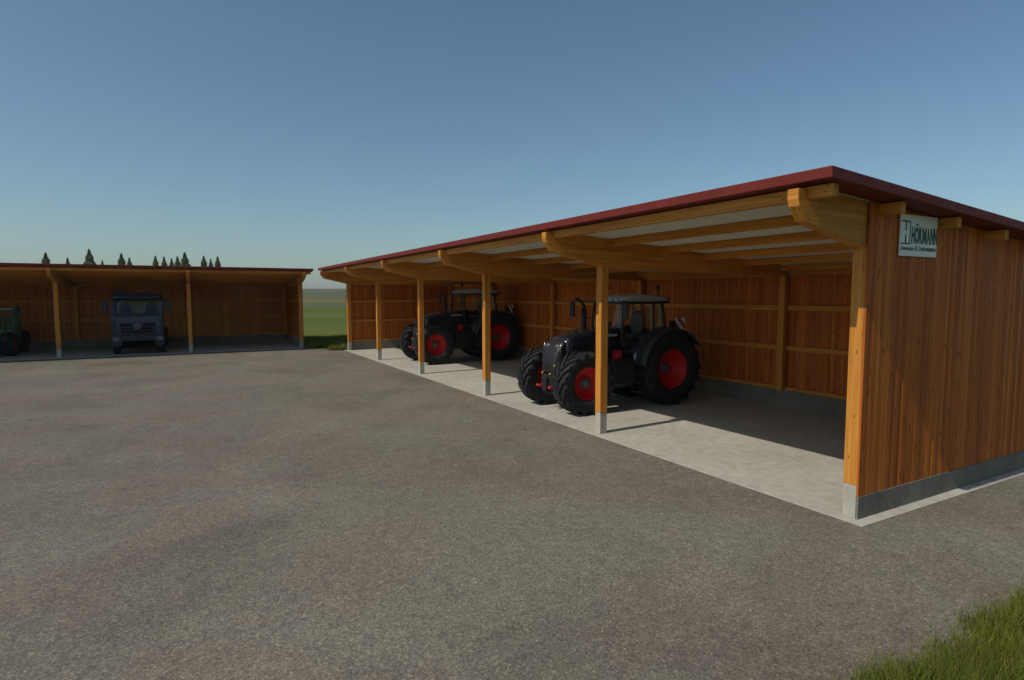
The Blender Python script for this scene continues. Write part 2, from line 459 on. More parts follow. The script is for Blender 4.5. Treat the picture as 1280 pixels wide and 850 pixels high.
def letters(items, m, name, off, dots=None):
    V = []; Fc = []
    for ch, x, w_, z, h_ in items:
        cu = bpy.data.curves.new(name, 'FONT'); cu.body = ch; cu.size = .3; cu.offset = off; cu.extrude = .002
        to = bpy.data.objects.new(name, cu); col.objects.link(to)
        me = bpy.data.meshes.new_from_object(to.evaluated_get(bpy.context.evaluated_depsgraph_get())); bpy.data.objects.remove(to)
        xs = [v.co.x for v in me.vertices]; ys = [v.co.y for v in me.vertices]
        k = len(V)
        V += [(x+(v.co.x-min(xs))/(max(xs)-min(xs))*w_, -.0235-v.co.z*.5, z+(v.co.y-min(ys))/(max(ys)-min(ys))*h_) for v in me.vertices]
        Fc += [tuple(k+q for q in p.vertices) for p in me.polygons]
        bpy.data.meshes.remove(me)
    mb = MB()
    for b_ in dots or []: mb.box(*b_)
    k = len(V); V += mb.v; Fc += [tuple(k+q for q in f_) for f_ in mb.f]
    me = bpy.data.meshes.new(name); me.from_pydata(V, [], Fc); me.materials.append(m)
    o = bpy.data.objects.new(name, me); col.objects.link(o); o.parent = sg
ws = [('H',.088),('O',.094),('R',.092),('M',.112),('A',.098),('N',.088),('N',.088)]
it = []; xx_ = .285
for ch, w_ in ws: it.append((ch, xx_, w_, .185, .245)); xx_ += w_+.0075
ox = it[1][1]
letters(it, M['signgreen'], 'lettering', .014, [(ox+.018,ox+.038,-.0245,-.0205,.445,.472),(ox+.056,ox+.076,-.0245,-.0205,.445,.472)])
def caption(words, x0, z, w, hb, hs):
    # small capitals: first letters larger
    pass
cap = [('A',.066,.020,.035),('NHÄNGER',.058,.062,.30),('&',.085,.395,.05),('C',.075,.475,.045),('ONTAINERBAU',.058,.53,.44)]
for s_, h_, x_, w_ in cap: text(s_, .1, x_, .082, M['signdark'], 'lettering', off=.002, w=w_, h=h_*.95)
def logo(m):
    a, b = -.0245, -.0205; t_ = .018
    m.box(.02,.25,a,b,.490,.490+t_*1.2)            # top bar
    m.box(.236,.254,a,b,.19,.489)                  # right upright
    m.box(.02,.254,a,b,.170,.189)                  # foot bar
    m.box(.122,.148,a,b,.36,.489)                    # upper web
    m.box(.122,.148,a,b,.19,.31)                     # lower web
part('logo', M['signdark'], sg, logo)

# ------------------------------------------------------------------ vehicles: wheels
def tyre_mb(Rr, W, rim_r, lug=.045, nl=20, sidefac=.82):
    m = MB(); h = W/2; c = (0,0,0); r = Rr-lug
    prof = [(-h*.72, rim_r), (-h*.92, rim_r+.10*(r-rim_r)), (-h*1.0, rim_r+.45*(r-rim_r)), (-h*.97, rim_r+.78*(r-rim_r)), (-h*.86, r-.015), (-h*.5, r), (0, r+.004),
            (h*.5, r), (h*.86, r-.015), (h*.97, rim_r+.78*(r-rim_r)), (h*1.0, rim_r+.45*(r-rim_r)), (h*.92, rim_r+.10*(r-rim_r)), (h*.72, rim_r)]
    m.lathe(prof, c, 'y', 56, close=True)
    if lug > .012:
        for s in (-1, 1):
            for k in range(nl):
                ph0 = 2*PI*(k + (.5 if s > 0 else 0))/nl
                rs = []
                N = 6
                for i in range(N+1):
                    t = i/N; y = s*(.01 + t*h*.985)
                    ph = ph0 + (t**.85)*1.9*h/Rr*.75
                    wd = (.036+.018*t)/Rr*1.15*(Rr/1.05)**.5
                    drop = 0 if t < .8 else (t-.8)*.25
                    ro = Rr - drop*.6; ri = r-.03-drop
                    ring = []
                    for (a, q) in ((ph-wd*1.5, ri), (ph-wd, ro), (ph+wd, ro), (ph+wd*1.5, ri)):
                        ring.append((math.cos(a)*q, y, math.sin(a)*q))
                    rs.append(ring)
                # shoulder drop down the sidewall
                a = ph + .03
                ring = []
                for (aa, q) in ((a-wd*1.3, r-.17*Rr*.8), (a-wd*.9, r-.10*Rr), (a+wd*.9, r-.10*Rr), (a+wd*1.3, r-.17*Rr*.8)):
                    ring.append((math.cos(aa)*q, s*h*.985, math.sin(aa)*q))
                rs.append(ring)
                if s < 0: rs = rs[::-1]
                m.rings(rs, smooth=False)
    return m
def wheel(parent, x, y, Rr, W, rim_r, side, rimmat, name='wheel', lug=.045, nl=20, dish=.12, hubr=.16, hubmat=None):
    """side +1: outer face towards +y"""
    tm = tyre_mb(Rr, W, rim_r, lug, nl)
    w = MB()
    h = W/2
    o = -side
    # rim barrel with a dished disc; t is along y, outer side first
    def T(t): return t*side
    prof = [(T(h*.74), rim_r+.012), (T(h*.74), rim_r-.035), (T(h*.60), rim_r-.05), (T(h*.60-.03), rim_r*.84), (T(dish+.02), rim_r*.72), (T(dish-.03), rim_r*.42), (T(dish), hubr+.02), (T(dish), .01)]
    if side > 0: prof = prof[::-1]
    w.lathe(prof, (0,0,0), 'y', 48, cap=False)
    wo = w.build('rim', rimmat, None)
    back = MB()
    pb = [(T(-h*.74), rim_r+.012), (T(-h*.74), rim_r-.03), (T(-h*.3), rim_r-.06), (T(min(dish,.2*h)-.06), rim_r*.7), (T(min(dish,.2*h)-.06), .01)]
    if side < 0: pb = pb[::-1]
    back.lathe(pb, (0,0,0), 'y', 40, cap=False)
    hb = MB()
    pr = [(T(dish+.001), hubr*1.25), (T(dish+.025), hubr*1.2), (T(dish+.03), hubr), (T(dish+.11), hubr*.95), (T(dish+.13), hubr*.75), (T(dish+.13), .01)]
    if side > 0: pr = pr[::-1]
    hb.lathe(pr, (0,0,0), 'y', 28)
    for k in range(10):
        a = 2*PI*k/10; cx, cz = math.cos(a)*hubr*1.7, math.sin(a)*hubr*1.7
        hb.lathe([(T(dish-.015) if side < 0 else T(dish-.02), .016), (T(dish+.03), .016)][::1 if side > 0 else -1], (cx,0,cz), 'y', 6)
    t = tm.build('tyre', M['rubber'], None)
    wt = bpy.data.objects.new(name, None); col.objects.link(wt); wt.parent = parent; wt.location = (x, y, Rr)
    wt.rotation_euler = (0, random.uniform(0, 6), 0)
    for q in (t, wo, back.build('inner_rim', M['steel'] if rimmat is not M['red'] else M['red'], None), hb.build('hub', hubmat or M['hub'], None)): q.parent = wt
    return wt

def rrect(cx, hw, z0, z1, r, n=4):
    """rounded rectangle ring in the yz plane at x=cx: half width hw, top corners rounded r"""
    pts = []
    rb = min(r, .05)
    for (py, pz, a0, rr) in ((hw-r, z1-r, 0, r), (-hw+r, z1-r, 90, r), (-hw+rb, z0+rb, 180, rb), (hw-rb, z0+rb, 270, rb)):
        for k in range(n+1):
            a = R(a0+90*k/n); pts.append((cx, py+math.cos(a)*rr, pz+math.sin(a)*rr))
    return pts

# ------------------------------------------------------------------ tractor (local: +x forward, +y its left, origin under the rear axle)
def make_tractor():
    t = thing('tractor', 'dark navy tractor with red wheels in the right shed, the one nearer the sign', 'tractor', (4.06, 9.05, 0), PI, 'dark tractors in the right shed')
    WB = 3.03
    for s in (1, -1):
        wheel(t, 0, s*.93, 1.065, .70, .56, s, M['red'], nl=17, lug=.06, dish=-.10, hubr=.12)
        wheel(t, WB, s*.95, .855, .62, .44, s, M['red'], nl=16, lug=.055, dish=.07, hubr=.12)
    # chassis, transmission, axles
    def ch(m):
        m.box(-.55,1.5,-.32,.32,.75,1.5); m.box(1.5,3.35,-.26,.26,.72,1.2)
        m.tube([(0,-.62,1.06),(0,.62,1.06)], .2, 16); m.tube([(WB,-.70,.86),(WB,.70,.86)], .13, 14)
        m.box(WB-.2,WB+.2,-.2,.2,.6,1.1)
        m.box(3.3,3.5,-.3,.3,.7,1.25)
    part('chassis', M['steel'], t, ch, bevel=.03)
    # bonnet
    def hood(m):
        secs = [(1.25,.48,1.36,2.30,.09),(1.8,.48,1.34,2.29,.10),(2.35,.47,1.32,2.24,.11),(2.8,.455,1.28,2.145,.12),(3.1,.44,1.30,2.05,.12),(3.28,.42,1.30,1.96,.12)]
        m.rings([rrect(x,h,a,b,r,5) for x,h,a,b,r in secs][::-1])
    hd = part('bonnet', M['paint_dark'], t, hood)
    for s in (1,-1):
        # side mesh grilles
        part('side_grille', M['black'], hd, lambda m: (m.prism([(1.55,1.42),(3.05,1.42),(3.1,1.85),(2.6,1.95),(1.6,2.0)], 'xz', s*.462, s*.492)), bevel=.01)
        part('nameplate', M['silver'], hd, lambda m: m.prism([(1.50,2.05),(2.05,2.035),(2.05,2.10),(1.50,2.115)], 'xz', s*.482, s*.488))
        part('air_scoop', M['darkgrey'], hd, lambda m: m.prism([(2.1,1.5),(2.55,1.46),(2.5,1.78),(2.15,1.82)], 'xz', s*.49, s*.505), bevel=.008)
    def nose(m):
        secs = [(3.24,.425,1.12,1.98,.12),(3.33,.42,1.06,1.93,.12),(3.42,.40,1.0,1.83,.12),(3.50,.37,1.0,1.68,.11),(3.55,.33,1.04,1.50,.10),(3.57,.27,1.10,1.38,.08)]
        m.rings([rrect(x,h,a,b,r,5) for x,h,a,b,r in secs][::-1])
    ns = part('front_grille', M['black'], t, nose)
    def gb(m):
        for k in range(9):
            z = 1.12+.066*k; q = 3.585-max(0,z-1.34)**1.5*.42; m.tube([(q-.07,-.35,z),(q-.01,-.2,z),(q,0,z),(q-.01,.2,z),(q-.07,.35,z)], .010, 6)
        for y in (-.24,-.12,0,.12,.24): m.tube([(3.58-abs(y)*.12,y,1.10),(3.585-abs(y)*.12,y,1.34),(3.50-abs(y)*.12,y,1.66)], .009, 6)
    part('grille_bars', M['steel'], ns, gb)
    for s in (1,-1):
        def hl(m):
            m.rings([[(x, s*(yc+math.cos(a)*w), z+math.sin(a)*h) for a in [2*PI*k/14 for k in range(14)]][::s] for x, yc, z, w, h in ((3.30,.26,1.84,.12,.05),(3.40,.26,1.83,.125,.05),(3.445,.255,1.81,.10,.035))][::-1])
        part('headlight', M['lens'], t, hl)
        part('corner_light', M['chrome'], t, lambda m: m.tube([(3.40,s*.425,1.90),(3.42,s*.42,1.75),(3.40,s*.42,1.58)], .014, 6))
        part('front_flank', M['black'], t, lambda m: m.prism([(2.75,1.30),(3.30,1.14),(3.36,1.50),(3.05,1.62)], 'xz', s*.42, s*.47), bevel=.02)
        part('headlight_bezel', M['black'], t, lambda m: m.tube([(3.41, s*(.26+math.cos(2*PI*k/16)*.135), 1.825+math.sin(2*PI*k/16)*.06) for k in range(17)], .014, 6))
    # front linkage
    def fl(m):
        m.box(3.45,3.60,-.30,.30,.62,1.02); m.box(3.60,3.70,-.10,.10,.55,.95)
    part('front_linkage', M['black'], t, fl, bevel=.03)
    for s in (1,-1):
        part('linkage_arm', M['redplastic'], t, lambda m: m.tube([(3.52,s*.28,.72),(3.66,s*.30,.66),(3.74,s*.32,.70)], [.05,.045,.035], 8))
    for y, z, mm in ((-.2,1.05,'yellow'),(-.12,1.09,'redplastic'),(.42,1.30,'yellow'),(.2,1.05,'yellow')):
        part('hydraulic_coupler', M[mm], t, lambda m: m.lathe([(0,.02),(.06,.02)], (3.58,y,z), 'x', 10))
    # rear mudguards
    for s in (1,-1):
        def rg(m, yi, yo, edge):
            rs = []
            for a in list(range(8, 150, 8)):
                q = 1.16; c, n_ = math.cos(R(a)), math.sin(R(a))
                if edge: rs.append([(c*q, s*yi, 1.065+n_*q), (c*q, s*yo, 1.065+n_*q), (c*(q-.05), s*(yo+.03), 1.065+n_*(q-.05)), (c*(q+.01), s*(yo+.045), 1.065+n_*(q+.01)), (c*(q+.045), s*yo, 1.065+n_*(q+.045)), (c*(q+.045), s*yi, 1.065+n_*(q+.045))])
                else: rs.append([(c*q, s*yi, 1.065+n_*q), (c*q, s*yo, 1.065+n_*q), (c*(q+.055), s*yo, 1.065+n_*(q+.055)), (c*(q+.055), s*yi, 1.065+n_*(q+.055))])
            m.rings(rs[::-1] if s > 0 else rs)
        part('rear_mudguard', M['darkgrey'], t, lambda m: rg(m, .92, 1.27, True))
        part('mudguard_cover', M['paint_dark'], t, lambda m: rg(m, .56, .918, False))
        def inner(m):
            P = [(math.cos(R(a))*1.16, 1.065+math.sin(R(a))*1.16) for a in range(10,171,10)]
            m.prism(P+[( -.9,1.0),(.9,1.0)], 'xz', s*.52, s*.56)
        part('mudguard_panel', M['paint_dark'], t, inner)
    def fuelfill(m): m.box(.35,1.15,.6,.85,1.3,1.5)
    # engine/gear side covers, tank, steps
    part('fuel_tank', M['black'], t, lambda m: m.rings([[(x, y, z) for y, z in ((.36,.62),(.95,.62),(1.02,.75),(1.02,1.25),(.9,1.42),(.36,1.42))] for x in (2.05,2.0,1.30,1.25)], smooth=False), bevel=.04)
    part('tool_box', M['black'], t, lambda m: m.box(1.0,1.95,-.98,-.36,.66,1.38), bevel=.05)
    st = part('steps', M['steel'], t, lambda m: [m.box(.86,1.24,.86,1.12,z,z+.035) for z in (.45,.72,.99,1.24)]+[m.box(x,x+.025,.84,.86,.42,1.4) for x in (.85,1.225)])
    part('red_filler_cap', M['redplastic'], t, lambda m: (m.lathe([(0,.07),(.07,.07),(.08,.05)], (1.72,.72,1.42), 'z', 16), m.box(1.62,1.82,.66,.84,1.42,1.66)), bevel=.01)
    # cab
    fl_ = part('cab_floor', M['black'], t, lambda m: (m.box(-.15,1.45,-.62,.62,1.40,1.62), m.box(1.28,1.48,-.48,.48,1.6,2.25), m.box(-.22,-.08,-.68,.68,1.55,2.12)), bevel=.03)
    def frame(m):
        for s in (1,-1):
            m.tube([(1.30,s*.66,1.45),(1.50,s*.70,1.95),(1.50,s*.70,2.5),(1.42,s*.69,3.04)], .038, 8)
            m.tube([(.36,s*.76,1.55),(.38,s*.77,2.3),(.36,s*.73,3.04)], .034, 8)
            m.tube([(-.12,s*.72,1.9),(-.08,s*.73,2.5),(.02,s*.70,3.04)], .042, 8)
            m.tube([(.0,s*.71,3.0),(1.42,s*.70,3.0)], .032, 8)
            m.tube([(-.12,s*.73,2.12),(.38,s*.77,1.98)], .03, 8)
            m.tube([(.38,s*.77,1.6),(1.36,s*.69,1.6)], .03, 8)
        m.tube([(1.42,-.69,3.0),(1.42,.69,3.0)], .035, 8); m.tube([(.01,-.7,3.0),(.01,.7,3.0)], .035, 8)
        m.tube([(-.12,-.7,2.05),(-.12,.7,2.05)], .035, 8)
    cf = part('cab_frame', M['black'], t, frame)
    def pane(pts):
        m = MB(); k = 0
        P = [Vector(p) for p in pts]; n = (P[1]-P[0]).cross(P[2]-P[0]).normalized()*.004
        m.v += [tuple(p+n) for p in P]+[tuple(p-n) for p in P]; c = len(P)
        m._face(list(range(c)), [(0,0)]*c); m._face(list(range(c, 2*c))[::-1], [(0,0)]*c)
        for i in range(c):
            j = (i+1) % c; m._face((i, c+i, c+j, j), [(0,0)]*4)
        return m
    for s in (1,-1):
        pane([(1.33,s*.69,1.63),(.39,s*.765,1.63),(.37,s*.735,2.97),(1.42,s*.69,2.97),(1.49,s*.70,2.4)]).build('door_glass', M['glass'], cf)
        pane([(.36,s*.765,2.02),(-.10,s*.725,2.14),(-.01,s*.70,2.97),(.35,s*.735,2.97)]).build('side_glass', M['glass'], cf)
    pane([(1.51,-.66,2.28),(1.51,.66,2.28),(1.43,.66,2.97),(1.43,-.66,2.97)]).build('windscreen', M['glass'], cf)
    pane([(-.12,-.66,2.08),(-.12,.66,2.08),(.0,.66,2.97),(.0,-.66,2.97)]).build('rear_window', M['glass'], cf)
    def rf(m):
        secs = [(-.24,.66,3.045,3.12,.03),(-.20,.76,3.04,3.16,.04),(.05,.80,3.035,3.19,.05),(.5,.80,3.035,3.24,.06),(1.1,.78,3.035,3.25,.06),(1.38,.72,3.04,3.20,.05),(1.52,.62,3.05,3.13,.03)]
        m.rings([rrect(x,h,a,b,r,4) for x,h,a,b,r in secs][::-1])
    part('cab_roof', M['silver'], t, rf)
    part('roof_edge', M['black'], t, lambda m: m.rings([rrect(x,h,2.975,3.045,.03,3) for x,h in ((-.30,.68),(-.2,.80),(1.3,.78),(1.50,.68))][::-1]))
    for y in (.55,-.55,.3,-.3):
        part('work_lamp', M['lens'], t, lambda m: m.lathe([(0,.055),(.05,.06),(.06,.04)], (1.47,y,3.075), 'x', 12))
    for y in (.6,-.6):
        part('rear_work_lamp', M['black'], t, lambda m: m.box(-.34,-.24,y-.07,y+.07,3.02,3.14), bevel=.02)
    for x, y in ((.18,.70),(1.0,-.62)):
        bc = part('beacon', M['black'], t, lambda m: (m.tube([(x,y,3.15),(x,y,3.38)], .018, 8), m.lathe([(0,.055),(.05,.055),(.10,.05),(.13,.03)], (x,y,3.38), 'z', 14)))
    part('antenna', M['black'], t, lambda m: m.tube([(.6,.1,3.2),(.58,.1,3.45)], .008, 6))
    part('gps_dome', M['black'], t, lambda m: m.lathe([(0,.08),(.04,.07),(.06,.03)], (.42,.35,3.22), 'z', 14))
    # exhaust stack on the right
    part('exhaust', M['black'], t, lambda m: (m.tube([(1.85,-.68,1.9),(1.85,-.68,2.82)], .085, 14), m.tube([(1.85,-.68,2.8),(1.85,-.68,2.9),(1.90,-.69,2.99),(2.02,-.71,3.08),(2.12,-.72,3.12)], .05, 10)), bevel=0)
    # mirrors on long arms
    for s in (1,-1):
        def arm(m):
            m.tube([(1.46,s*.70,3.02),(1.80,s*1.0,3.05),(1.86,s*1.22,3.06),(1.86,s*1.24,2.98)], .018, 8)
            m.tube([(1.86,s*1.24,3.0),(1.86,s*1.2,2.62),(1.78,s*1.05,2.56),(1.46,s*.70,2.5)], .014, 8)
        a_ = part('mirror_arm', M['black'], t, arm)
        part('mirror', M['black'], a_, lambda m: m.box(1.83,1.91,s*1.15,s*1.36,2.55,3.02), bevel=.03)
    # interior
    def seatm(m):
        m.rings([rrect(x,h,a,b,r,4) for x,h,a,b,r in ((.35,.25,1.95,2.07,.05),(.80,.27,1.95,2.10,.05),(.90,.22,1.97,2.06,.04))][::-1])
        m.rings([[(x+.0, y, z) for y, z in [(math.cos(a)*w, zc+math.sin(a)*h) for a in [2*PI*k/18 for k in range(18)]]] for x, w, h, zc in ((.23,.22,.36,2.36),(.30,.29,.40,2.36),(.39,.28,.38,2.35),(.43,.2,.30,2.34))][::-1])
        m.box(.35,.75,-.2,.2,1.62,1.95)
    part('driver_seat', M['seat'], t, seatm)
    part('armrest', M['black'], t, lambda m: m.box(.4,.9,-.42,-.30,2.1,2.2), bevel=.03)
    def stw(m):
        c = Vector((1.02,0,2.22)); u = Vector((0,1,0)); w = Vector((.5,0,.86)).normalized()
        m.tube([c+u*math.cos(2*PI*k/20)*.19+w*math.sin(2*PI*k/20)*.19 for k in range(21)], .016, 6)
        m.tube([(1.28,0,1.62),(1.03,0,2.22)], .04, 8); m.box(1.0,1.04,-.17,.17,2.21,2.23)
    part('steering_wheel', M['black'], t, stw)
    part('monitor', M['black'], t, lambda m: (m.box(1.05,1.10,-.62,-.36,2.2,2.42), m.box(1.1,1.28,-.25,.25,2.1,2.3)), bevel=.02)
    part('cab_lining', M['cream'], t, lambda m: (m.box(.02,1.36,-.66,.66,2.96,2.985), m.box(.30,.42,-.715,-.695,1.7,2.97), m.box(-.05,.03,-.68,-.60,2.1,2.97), m.box(-.05,.03,.58,.66,2.1,2.97), m.box(.32,.42,.68,.705,1.75,2.97)))
    # rear warning board and lamps
    part('rear_frame', M['black'], t, lambda m: (m.tube([(-.55,.2,1.9),(-.98,.2,2.15),(-.98,.2,2.42)], .03, 8), m.tube([(-.55,-.2,1.9),(-.98,-.2,2.15)], .03, 8), m.box(-1.04,-.94,.02,.16,2.2,2.42)), bevel=0)
    part('warning_board', M['warn'], t, lambda m: m.box(-1.06,-1.04,.17,.58,2.14,2.52), bevel=.004)
    for s in (1,-1):
        tl_ = part('tail_light', M['redplastic'], t, lambda m: m.box(-1.13,-1.08,s*.75,s*1.1,1.72,1.84), bevel=.015)
    def rl(m):
        for s in (1,-1):
            m.tube([(-.5,s*.3,.75),(-1.3,s*.42,.7)], .045, 8); m.tube([(-.6,s*.35,1.5),(-1.15,s*.40,.75)], .03, 8)
        m.box(-1.0,-.5,-.44,.44,.55,1.0)
    part('rear_linkage', M['steel'], t, rl)
    part('number_plate', M['white'], t, lambda m: m.box(-.57,-.555,-.2,.2,1.55,1.66))
    return t
T1 = make_tractor()
T2 = copy_tree(T1)
T2.location = (5.10, 22.0, 0); T2.scale = (1.085,)*3
T2['label'] = 'larger dark navy tractor parked deeper in the right shed, beyond the other one'

# ------------------------------------------------------------------ truck (local +x forward, origin below front axle)
def make_truck():
    t = thing('truck', 'blue-grey heavy truck facing out of the far shed', 'truck', (-10.60, 34.25, 0), -PI/2)
    for s in (1,-1):
        wheel(t, 0, s*1.06, .52, .34, .30, s, M['steel'], lug=.012, dish=.06, hubr=.12)
        for xx in (-3.9,-5.25):
            wheel(t, xx, s*.98, .52, .52, .30, s, M['steel'], lug=.012, dish=-.05, hubr=.12)
    part('chassis', M['black'], t, lambda m: (m.box(-6.3,.5,.35,.48,.75,1.0), m.box(-6.3,.5,-.48,-.35,.75,1.0), *[m.box(x,x+.12,-.35,.35,.78,.96) for x in (-6.2,-5,-3.5,-2)], m.tube([(0,-.9,.52),(0,.9,.52)], .09, 10)), bevel=.01)
    # cab: lower shell, pillars, roof, back wall
    def lower(m):
        m.prism([(.82,1.02),(.84,1.5),(.80,2.14),(-.95,2.14),(-.95,1.05),(-.62,1.05),(-.52,1.22),(.52,1.22),(.62,1.02)], 'xz', -1.22, 1.22)
    cab = part('cab_shell', M['truck'], t, lower, bevel=.07, seg=3)
    def pil(m):
        for s in (1,-1):
            m.prism([(.80,2.1),(.70,2.1),(.56,3.04),(.64,3.04)], 'xz', s*1.13, s*1.20)
            m.box(-.28,-.18,s*1.15,s*1.21,2.1,3.04)
            m.box(-.95,-.70,s*1.12,s*1.21,2.1,3.04)
        m.box(-.95,-.88,-1.12,1.12,2.1,3.04)
    part('cab_pillars', M['truck'], t, pil, bevel=.02)
    part('cab_back_lining', M['cream'], t, lambda m: (m.box(-.875,-.86,-1.1,1.1,1.9,3.0), m.box(-.86,.5,-1.1,1.1,3.0,3.02)))
    def roof(m):
        rs = []
        for x, h, a, b, r in ((-1.0,1.16,3.0,3.22,.1),(-.7,1.20,3.02,3.34,.14),(0,1.20,3.02,3.38,.16),(.45,1.19,3.02,3.34,.16),(.66,1.15,3.02,3.22,.12),(.72,1.1,3.03,3.12,.05)): rs.append(rrect(x,h,a,b,r,4))
        m.rings(rs[::-1])
    part('cab_roof', M['truck'], t, roof)
    vz = part('sun_visor', M['black'], t, lambda m: m.prism([(.62,3.06),(.92,2.92),(.93,2.95),(.66,3.12)], 'xz', -1.08, 1.08), bevel=.01)
    for s in (1,-1): part('roof_lamp', M['lens'], t, lambda m: m.box(.68,.78,s*.92,s*1.05,3.13,3.19), bevel=.02)
    # glass
    def pane(pts, nm, par):
        m = MB(); P = [Vector(p) for p in pts]; n = (P[1]-P[0]).cross(P[2]-P[0]).normalized()*.004
        m.v += [tuple(p+n) for p in P]+[tuple(p-n) for p in P]; c = len(P)
        m._face(list(range(c)), [(0,0)]*c); m._face(list(range(c, 2*c))[::-1], [(0,0)]*c)
        for i in range(c): j = (i+1) % c; m._face((i, c+i, c+j, j), [(0,0)]*4)
        return m.build(nm, M['glass'], par)
    pane([(.78,-1.13,2.15),(.78,1.13,2.15),(.62,1.13,3.04),(.62,-1.13,3.04)], 'windscreen', t)
    for s in (1,-1): pane([(.68,s*1.18,2.15),(-.18,s*1.18,2.15),(-.18,s*1.18,3.02),(.56,s*1.18,3.02)], 'side_window', t)
    part('scuttle', M['black'], t, lambda m: m.prism([(.80,2.08),(.86,2.08),(.83,2.22),(.78,2.22)], 'xz', -1.16, 1.16), bevel=.01)
    for y in (-.55,.25): part('wiper', M['black'], t, lambda m: m.tube([(.86,y,2.18),(.84,y+.5,2.30)], .012, 6))
    # grille
    g = part('grille', M['truck_low'], t, lambda m: m.prism([(-.88,1.76),(.88,1.76),(.78,1.08),(-.78,1.08)], 'yz', .83, .875), bevel=.02)
    def slots(m):
        for z, hw in ((1.62,.82),(1.42,.78),(1.24,.74)):
            y = -hw
            while y < hw-.12:
                if abs(y+.085) > .20 or z < 1.3: m.box(.872,.882,y,y+.15,z-.055,z+.055)
                y += .185
    part('grille_slots', M['opening_shade'], g, slots)
    def emb(m):
        c = (.895, 0, 1.56); n = 24
        m.tube([(c[0], math.cos(2*PI*k/n)*.135, c[2]+math.sin(2*PI*k/n)*.135) for k in range(n+1)], .014, 6)
        for k in range(3):
            a = PI/2+2*PI*k/3
            ux, uz = math.cos(a), math.sin(a); px_, pz_ = -uz, ux
            v = len(m.v)
            m.v += [(c[0]-.008, 0+px_*.028, c[2]+pz_*.028), (c[0]-.008, -px_*.028, c[2]-pz_*.028), (c[0], ux*.125, c[2]+uz*.125), (c[0]+.012, 0, c[2])]
            for q in ((0,3,2),(3,1,2),(0,2,1),(0,1,3)): m._face([v+i for i in q], [(0,0)]*3)
    part('emblem', M['chrome'], g, emb)
    # bumper
    def bmp(m):
        m.prism([(-1.24,1.06),(1.24,1.06),(1.24,.52),(1.02,.42),(.80,.46),(.72,.74),(-.72,.74),(-.80,.46),(-1.02,.42),(-1.24,.52)], 'yz', .58, .93)
    bp_ = part('bumper', M['truck_low'], t, bmp, bevel=.04)
    part('underrun_guard', M['opening_shade'], t, lambda m: (m.box(.6,.84,-.78,.78,.48,.74), *[m.box(.84,.87,-.7,.7,z,z+.04) for z in (.52,.6,.68)]), bevel=.02)
    for s in (1,-1):
        part('headlight', M['lens'], t, lambda m: m.prism([(s*.86,.98),(s*1.18,.98),(s*1.18,.78),(s*.9,.74)], 'yz', .93, .95), bevel=.008)
        part('step', M['black'], t, lambda m: m.box(.1,.56,s*1.16,s*1.24,.45,1.0), bevel=.02)
        part('mudguard', M['black'], t, lambda m: m.rings([[(math.cos(R(a))*q, yy, .52+math.sin(R(a))*q) for yy, q in ((s*.86,.62),(s*1.24,.62),(s*1.24,.66),(s*.86,.66))][::(1 if s < 0 else -1)] for a in range(5,180,12)]))
        def mir(m):
            m.tube([(.62,s*1.2,2.98),(.80,s*1.42,2.98),(.80,s*1.5,2.92)], .02, 6); m.tube([(.80,s*1.5,2.95),(.80,s*1.5,2.3),(.78,s*1.42,2.24),(.70,s*1.2,2.18)], .016, 6)
        a_ = part('mirror_arm', M['black'], t, mir)
        part('mirror', M['truck_low'], a_, lambda m: m.box(.72,.88,s*1.36,s*1.60,2.28,2.95), bevel=.05)
        for xx in (-3.9,-5.25):
            part('rear_mudguard', M['black'], t, lambda m: m.rings([[(xx+math.cos(R(a))*q, yy, .52+math.sin(R(a))*q) for yy, q in ((s*.70,.62),(s*1.25,.62),(s*1.25,.66),(s*.70,.66))][::(1 if s < 0 else -1)] for a in range(5,180,12)]))
        part('corner_flap', M['truck_low'], t, lambda m: m.box(.80,.86,s*1.02,s*1.20,1.15,1.95), bevel=.02)
        part('door_handle', M['black'], t, lambda m: m.box(-.10,.08,s*1.222,s*1.245,1.95,1.99), bevel=.008)
    part('air_intake', M['black'], t, lambda m: (m.box(-1.35,-1.08,-1.2,-.85,.9,3.55), m.box(-1.1,-.98,-1.20,-.80,3.25,3.56)), bevel=.04)
    part('exhaust_box', M['steel'], t, lambda m: m.box(-2.1,-1.2,-1.2,-.5,.55,1.15), bevel=.05)
    part('fuel_tank', M['steel'], t, lambda m: m.box(-2.9,-1.3,.55,1.2,.45,1.1), bevel=.12)
    for s in (1,-1):
        part('seat', M['seat_dark'], t, lambda m: (m.rings([[(x, s*.62+math.cos(a)*w, 2.42+math.sin(a)*.42) for a in [2*PI*k/16 for k in range(16)]] for x, w in ((-.42,.24),(-.34,.30),(-.2,.29),(-.15,.2))][::-1]), m.box(-.25,.3,s*.62-.25,s*.62+.25,1.9,2.05)))
    part('dashboard', M['black'], t, lambda m: m.prism([(.76,2.12),(.76,2.20),(.5,2.28),(.35,2.22),(.35,2.12)], 'xz', -1.1, 1.1), bevel=.02)
    def stw(m):
        c = Vector((.25,.62,2.28)); u = Vector((0,1,0)); w = Vector((.5,0,.86)).normalized()
        m.tube([c+u*math.cos(2*PI*k/20)*.22+w*math.sin(2*PI*k/20)*.22 for k in range(21)], .016, 6)
    part('steering_wheel', M['black'], t, stw)
    part('fifth_wheel_deck', M['steel'], t, lambda m: (m.box(-5.3,-3.8,-.45,.45,1.0,1.06), m.lathe([(0,.42),(.08,.42),(.1,.36)], (-4.5,0,1.06), 'z', 24)), bevel=.01)
    return t
make_truck()

